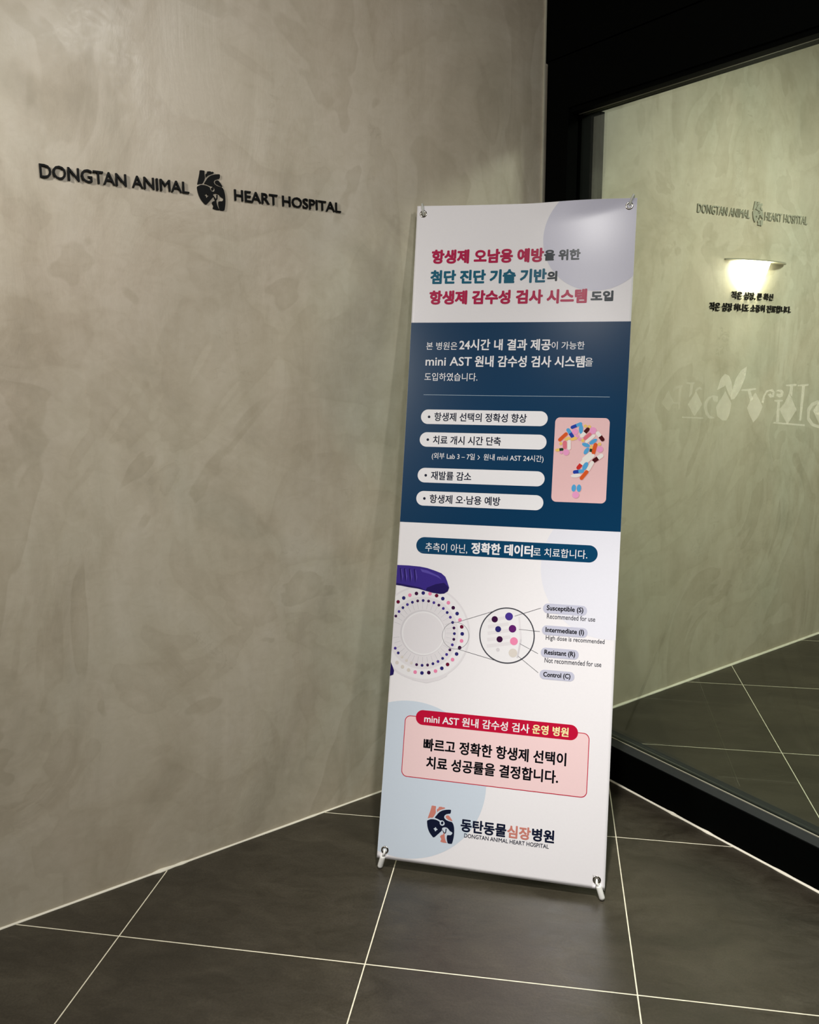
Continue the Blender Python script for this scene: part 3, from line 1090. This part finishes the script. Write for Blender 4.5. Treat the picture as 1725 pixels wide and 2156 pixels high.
for i, (kind, ax, ay, bx, by, wd) in enumerate(TABLETS):
    w = .5 + .006 * i
    r = wd / 2
    if kind.startswith('rnd'):
        q.poly(ellipse(ax + 1.6, ay - 1.2, r * 1.02, n=20), 'shadow_pink', .45)
        q.poly(ellipse(ax, ay, r, n=24), ONE[kind], w)
        continue
    d = (Vector((bx - ax, by - ay))).normalized()
    L = math.hypot(bx - ax, by - ay)
    if kind.startswith('obl'):
        cx, cy, a = (ax + bx) / 2, (ay + by) / 2, math.atan2(d.y, d.x)
        el = [(cx + (L / 2 + r * .75) * math.cos(t) * math.cos(a) - r * math.sin(t) * math.sin(a), cy + (L / 2 + r * .75) * math.cos(t) * math.sin(a) + r * math.sin(t) * math.cos(a)) for t in [2 * math.pi * k / 26 for k in range(26)]]
        q.poly([(x + 1.6, y - 1.2) for x, y in el], 'shadow_pink', .45)
        q.poly(el, ONE[kind], w)
        continue
    st = stadium(ax, ay, bx, by, r)
    q.poly([(x + 1.6, y - 1.2) for x, y in st], 'shadow_pink', .45)
    if kind in TWO:
        mx, my = (ax + bx) / 2, (ay + by) / 2
        n_ = Vector((-d.y, d.x)) * r
        h = len(st) // 2
        q.poly(st[:h] + [(mx + n_.x, my + n_.y), (mx - n_.x, my - n_.y)], TWO[kind][1], w)
        q.poly(st[h:] + [(mx - n_.x, my - n_.y), (mx + n_.x, my + n_.y)], TWO[kind][0], w)
    else:
        q.poly(st, ONE[kind], w)
q.done()

q = Print('data_pill')
q.poly(rrect(50.7, 822.4, 540.4, 867.6, 22.5), 'pill_panel', .35, step=30)
q.text('추측이 아닌,', (76.5, 827.6, 193.7, 853.4), 'white', .55, .1)
q.text('정확한 데이터', (204, 828.6, 371, 860.2), 'white', .55, 1.1)
q.text('로 치료합니다.', (372.1, 831, 513.9, 854.6), 'white', .55, .1)
q.done()

# round test plate with its rings of wells, cut off by the sheet's left edge
q = Print('test_plate')
cx, cy = 84.0, 607.0
cl = lambda pts: clip(pts, .3, 0, BW, BH)
q.poly(cl(ellipse(cx, cy, 131, 129, 80)), 'plate', .3, step=30)
q.poly(cl(ellipse(cx, cy, 126, 124, 80)), 'plate_light', .34, step=30)
q.poly(cl(ellipse(cx, cy, 99, 98, 72)), 'plate', .38, step=30)
q.poly(cl(ellipse(cx, cy, 63, 62, 64)), 'plate_mid', .42, step=30)
q.poly(cl(ellipse(cx + 1.5, cy - 1, 60, 59, 64)), 'plate_light', .46, step=30)
q.poly(cl(ellipse(cx + 1.5, cy - 1, 56, 55, 64)), 'plate', .49, step=30)
q.poly([(62, 478), (64, 484), (104, 481), (140, 492), (160, 502), (158, 496), (138, 484), (104, 473)], 'plate', .31)
rings = ['dot_indigo', 'dot_wine', 'dot_pink', 'dot_indigo', 'dot_plum', 'dot_pink']
for k in range(36):
    a = 2 * math.pi * (k + .28) / 36
    c, s_ = math.cos(a), math.sin(a)
    p1, p2 = (cx + 66 * c, cy + 65 * s_), (cx + 84 * c, cy + 83 * s_)
    if min(p1[0], p2[0]) > 2:
        q.line(p1, p2, 4.2, 'plate_mid', .5)
        q.line((p1[0] + s_, p1[1] - c), (p2[0] + s_, p2[1] - c), 1.4, 'plate_light', .53)
    x, y = cx + 88 * c, cy + 87.5 * s_
    ang = math.degrees(a) % 360
    pale = 228 < ang < 262
    if x > 4:
        q.poly(ellipse(x, y, 3.9, n=16), 'dot_pale' if pale else ('dot_indigo', 'dot_plum', 'dot_violet')[(k * 5 // 3) % 3], .56)
        q.poly(ellipse(x - 1, y + 1, 1.1, n=8), 'dot_violet' if not pale else 'plate_light', .6)
    x, y = cx + 109.5 * c, cy + 108 * s_
    if x > 5:
        q.poly(ellipse(x, y, 5.0, n=18), 'dot_pale' if 222 < ang < 258 else rings[k % 6], .56)
q.done()

q = Print('gloved_finger')
G = [(.4, 787.2), (32.0, 787.6), (64.5, 786.3), (84.8, 783.6), (105.2, 778.2), (125.7, 771.7), (137.4, 762.7), (142.9, 751.4), (149.9, 733.6), (146.6, 723.7),
     (137.1, 716.9), (125.2, 715.3), (105.1, 717.0), (84.8, 721.1), (64.4, 725.6), (35.8, 728.3), (15.3, 731.3), (.4, 732.1)]
q.poly(G, 'glove', .7, step=40)
q.poly([(88, 730), (112, 741), (135, 746), (149, 734), (146.6, 723.7), (137.1, 716.9), (125.2, 715.3), (105.1, 717.0), (84.8, 721.1)], 'glove_dark', .74)
q.poly([(.4, 738), (40, 733), (70, 729), (84.8, 721.1), (64.4, 725.6), (35.8, 728.3), (15.3, 731.3), (.4, 732.1)], 'glove_dark', .74)
q.poly([(66, 780), (86, 777), (118, 764), (128, 754), (112, 762), (92, 768), (72, 772)], 'glove_light', .74)
for x in (8, 20, 34, 48):
    q.poly([(x, 778), (x + 3, 780), (x + 8, 758), (x + 6, 740), (x + 3, 758)], 'glove_dark', .74)
    q.poly([(x + 4, 776), (x + 6, 777), (x + 11, 757), (x + 9, 745)], 'glove_light', .76)
q.done()
q = Print('gloved_thumb')
q.poly([(.4, 521), (6.3, 510), (11.1, 499), (9.8, 488), (.4, 484)], 'glove_dark', .7)
q.done()

q = Print('magnified_wells')
bx_, by_ = 313.8, 617.0
q.poly(ellipse(bx_, by_, 72, 72, 72), 'plate_light', .3, step=30)
for t in range(5):
    q.line((262, 585 + 17 * t), (326 - 3 * t, 597 + 17 * t), 9, 'plate', .34)
q.line((345, 560), (352, 610), 5, 'plate_mid', .34)
q.line((352, 610), (344, 668), 5, 'plate', .34)
q.poly(ellipse(bx_, by_, 74.2, 74.2, 72), 'grey', .45, [ellipse(bx_, by_, 71, 71, 72)])
q.poly(ellipse(175.6, 606.3, 36.8, 36.2, 56), 'grey', .65, [ellipse(175.6, 606.3, 36.1, 35.5, 56)])
for (x, y), r, c in zip([(279.0, 657.5), (316.9, 667.6), (289.7, 632.0), (327.9, 635.8), (295.1, 605.5), (333.5, 603.3), (292.1, 577.6), (332.6, 572.3)],
                        (8.4, 10.4, 8, 10, 8.2, 10.4, 5, 11.5), ('dot_plum', 'dot_violet', 'dot_indigo', 'dot_purple', 'dot_plum', 'dot_pink', 'plate_mid', 'dot_pale')):
    q.poly(ellipse(x, y, r, n=28), c, .5)
for a, b in [((179.2, 644.6 - 1.5), (274, 678.6)), ((181.8, 571.1), (284, 549.5)), ((332, 669.5), (400, 695.6)), ((345, 635.6), (400.5, 633.9)), ((349.4, 598.2), (398.7, 576)), ((346.7, 565.2), (401.7, 526.6))]:
    q.line(a, b, .9, 'grey', .6)
q.done()

for y0, y1, x1, s, tx, ty, tb, sub, sx in (
        (682.9, 708.6, 520.3, 'Susceptible (S)', 510.7, 688.6, 704.2, 'Recommended for use', 542.1),
        (626.0, 651.2, 524.4, 'Intermediate (I)', 515.3, 631.4, 646.8, 'High dose is recommended', 568.5),
        (567.8, 593.0, 504.5, 'Resistant (R)', 495.3, 572.9, 588.2, 'Not recommended for use', 563.2),
        (510.8, 535.5, 496.2, 'Control (C)', 485.9, 515.4, 530.2, None, 0)):
    q = Print('result_tag')
    q.poly(rrect(405.6, y0, x1, y1, (y1 - y0) / 2 - .01), 'tag', .35, step=30)
    q.text(s, (415.2, ty - 1.6, tx, tb), 'black', .55, .45)
    if sub:
        q.text(sub, (416.8, y0 - 13.6 - (2 if 'H' in sub else 0), sx, y0 - .6), 'grey', .55, .12)
    q.done()

q = Print('message_box')
q.poly(rrect(50.6, 220.2, 542.0, 383.2, 16), 'red', .3, step=30)
q.poly(rrect(52.6, 222.2, 540.0, 381.2, 14.4), 'pink', .36, step=30)
q.text('빠르고 정확한 항생제 선택이', (106.5, 293.8, 485.7, 328), 'black', .6, 1.0)
q.text('치료 성공률을 결정합니다.', (117.4, 247.2, 467.6, 281), 'black', .6, 1.0)
q.done()
q = Print('red_pill')
q.poly(rrect(80.6, 361.2, 512.2, 400.6, 19.6), 'red', .45, step=30)
q.text('mini AST 원내 감수성 검사', (104.1, 367.4, 387.1, 391.6), 'white', .7, .5)
q.text('운영 병원', (394, 368, 488.3, 392.4), 'yellow', .7, .7)
q.done()

q = Print('clinic_logo')
hx = lambda pts: [(167.1 + x * 1.053, 106.5 + y * 1.047) for x, y in pts]
for nm, c in (('vessel', 'rose'), ('branch', 'rose'), ('lobe', 'rose'), ('chest', 'rose'), ('body', 'navy'), ('dot', 'navy'), ('ear', 'navy')):
    q.poly(inset(smooth_loop(hx(HEART[nm]), 3), 0 if nm in ('dot', 'ear') else .5), c, .4, [inset(hx(HEART['cross']), -.5)] if nm == 'body' else [])
q.text('동탄동물', (220.7, 96.4, 341.5, 130.4), 'navy', .45, 1.2)
q.text('심장', (343.5, 96.8, 404.8, 129.4), 'rose', .45, 1.2)
q.text('병원', (407.7, 97, 465.1, 130), 'navy', .45, 1.2)
q.text('DONGTAN ANIMAL HEART HOSPITAL', (231.8, 82.6, 452.4, 93.2), 'navy', .45, .18)
q.done()

# eyelets
for ex, ey in EYE:
    bm = bmesh.new()
    prof = [(HR - .4, -2.2), (HR - .2, .6), (HR + .6, 1.5), (HR + 2.2, 1.9), (HR + 3.8, 1.6), (HR + 5.0, .5), (HR + 5.1, -.2), (HR + 5.0, -1.2), (HR + 2.6, -2.2)]
    rg = [[bm.verts.new(S(ex + r * math.cos(a), ey + r * math.sin(a), w)) for r, w in prof] for a in [2 * math.pi * k / 32 for k in range(32)]]
    for k in range(32):
        for i in range(len(prof)):
            j = (i + 1) % len(prof)
            bm.faces.new((rg[k][i], rg[(k + 1) % 32][i], rg[(k + 1) % 32][j], rg[k][j]))
    link('eyelet', fix(bm), M['steel'], ban, smooth=True)

# upper hooks: bent rods that come over the top edge and down through the eyelets
HUB = S(300, 905, -62)
for (ex, ey), sx in ((EYE[0], -4.5), (EYE[1], 8.5)):
    bm = bmesh.new()
    path = [S(ex, ey - 2, -9), S(ex + .05 * sx, ey - 1, -3), S(ex + .2 * sx, ey + 6, 3.2), S(ex + .55 * sx, ey + 16, 4.6), S(ex + .95 * sx, ey + 25, 3.4), S(ex + 1.15 * sx, ey + 30, -1.5), S(ex + 1.2 * sx, ey + 28, -8), S(ex + 1.2 * sx, ey + 16, -13), S(ex + 1.0 * sx, ey - 8, -15)]
    fine = []
    for a, b in zip(path, path[1:]):
        fine += [a, (a + b) / 2]
    fine.append(path[-1])
    for _ in range(2):
        fine = [fine[0]] + [(fine[i - 1] + fine[i] * 2 + fine[i + 1]) / 4 for i in range(1, len(fine) - 1)] + [fine[-1]]
    tube(bm, fine, 2.9e-3, 12)
    link('hook', fix(bm), M['grey_plastic'], ban, smooth=True)

TIPL = Vector((0.5640, 0.3560, 0.0076))
TIPR = Vector((1.1432, 0.3110, 0.0076))
for (ex, ey), tip in ((EYE[2], TIPL), (EYE[3], TIPR)):
    ed = S(ex, 0, 2.5)
    top = tip + (S(ex, ey, 2) - tip).normalized() * .0235
    bm = bmesh.new()
    capsule(bm, tip, top, 0.0074, 16)
    cap = link('foot_cap', fix(bm), M['white_plastic'], ban, smooth=True)
    bm = bmesh.new()
    path = [top + (tip - top) * .2, top + (S(ex, ey, 2) - top) * .15 + NF * .001, (top + S(ex, ey, 5)) / 2 + NF * .003, S(ex, ey - 7, 5.0), S(ex, ey - 1.5, 2.5), S(ex, ey + 1, -3), S(ex, ey, -8)]
    tube(bm, path, [.0040, .0036, .0031, .0030, .0030, .0029, .0028], 12)
    link('hook', fix(bm), M['white_plastic'], cap, smooth=True)

# four sprung poles and the rear leg behind the sheet
for (ex, ey), end in ((EYE[0], S(EYE[0][0] - 4.5, EYE[0][1] - 8, -15)), (EYE[1], S(EYE[1][0] + 8.5, EYE[1][1] - 8, -15)), (EYE[2], None), (EYE[3], None)):
    if end is None:
        tip = TIPL if ex < 300 else TIPR
        end = tip + (S(ex, 60, -14) - tip).normalized() * .012
        mid = S(ex + (300 - ex) * .12, 120, -18)
    else:
        mid = S(ex + (300 - ex) * .12, ey - 110, -22)
    m2 = (HUB + mid) / 2 + NF * .010
    bm = bmesh.new()
    pp = [end, (end + mid) / 2 - NF * .002, mid, (mid + m2) / 2, m2, (m2 + HUB) / 2, HUB]
    tube(bm, pp, .0036, 10)
    link('pole', fix(bm), M['rod'], ban, smooth=True)
bm = bmesh.new()
tube(bm, [HUB + NF * .018, HUB + NF * .014, HUB - NF * .014, HUB - NF * .018], [.02, .028, .028, .02], 20)
link('hub', fix(bm), M['rod'], ban)
bm = bmesh.new()
foot = Vector((0.915, 0.93, 0.0045))
tube(bm, [HUB - NF * .005, (HUB + foot) / 2, foot], .0045, 10)
link('rear_leg', fix(bm), M['rod'], ban, smooth=True)

bpy.context.view_layer.update()
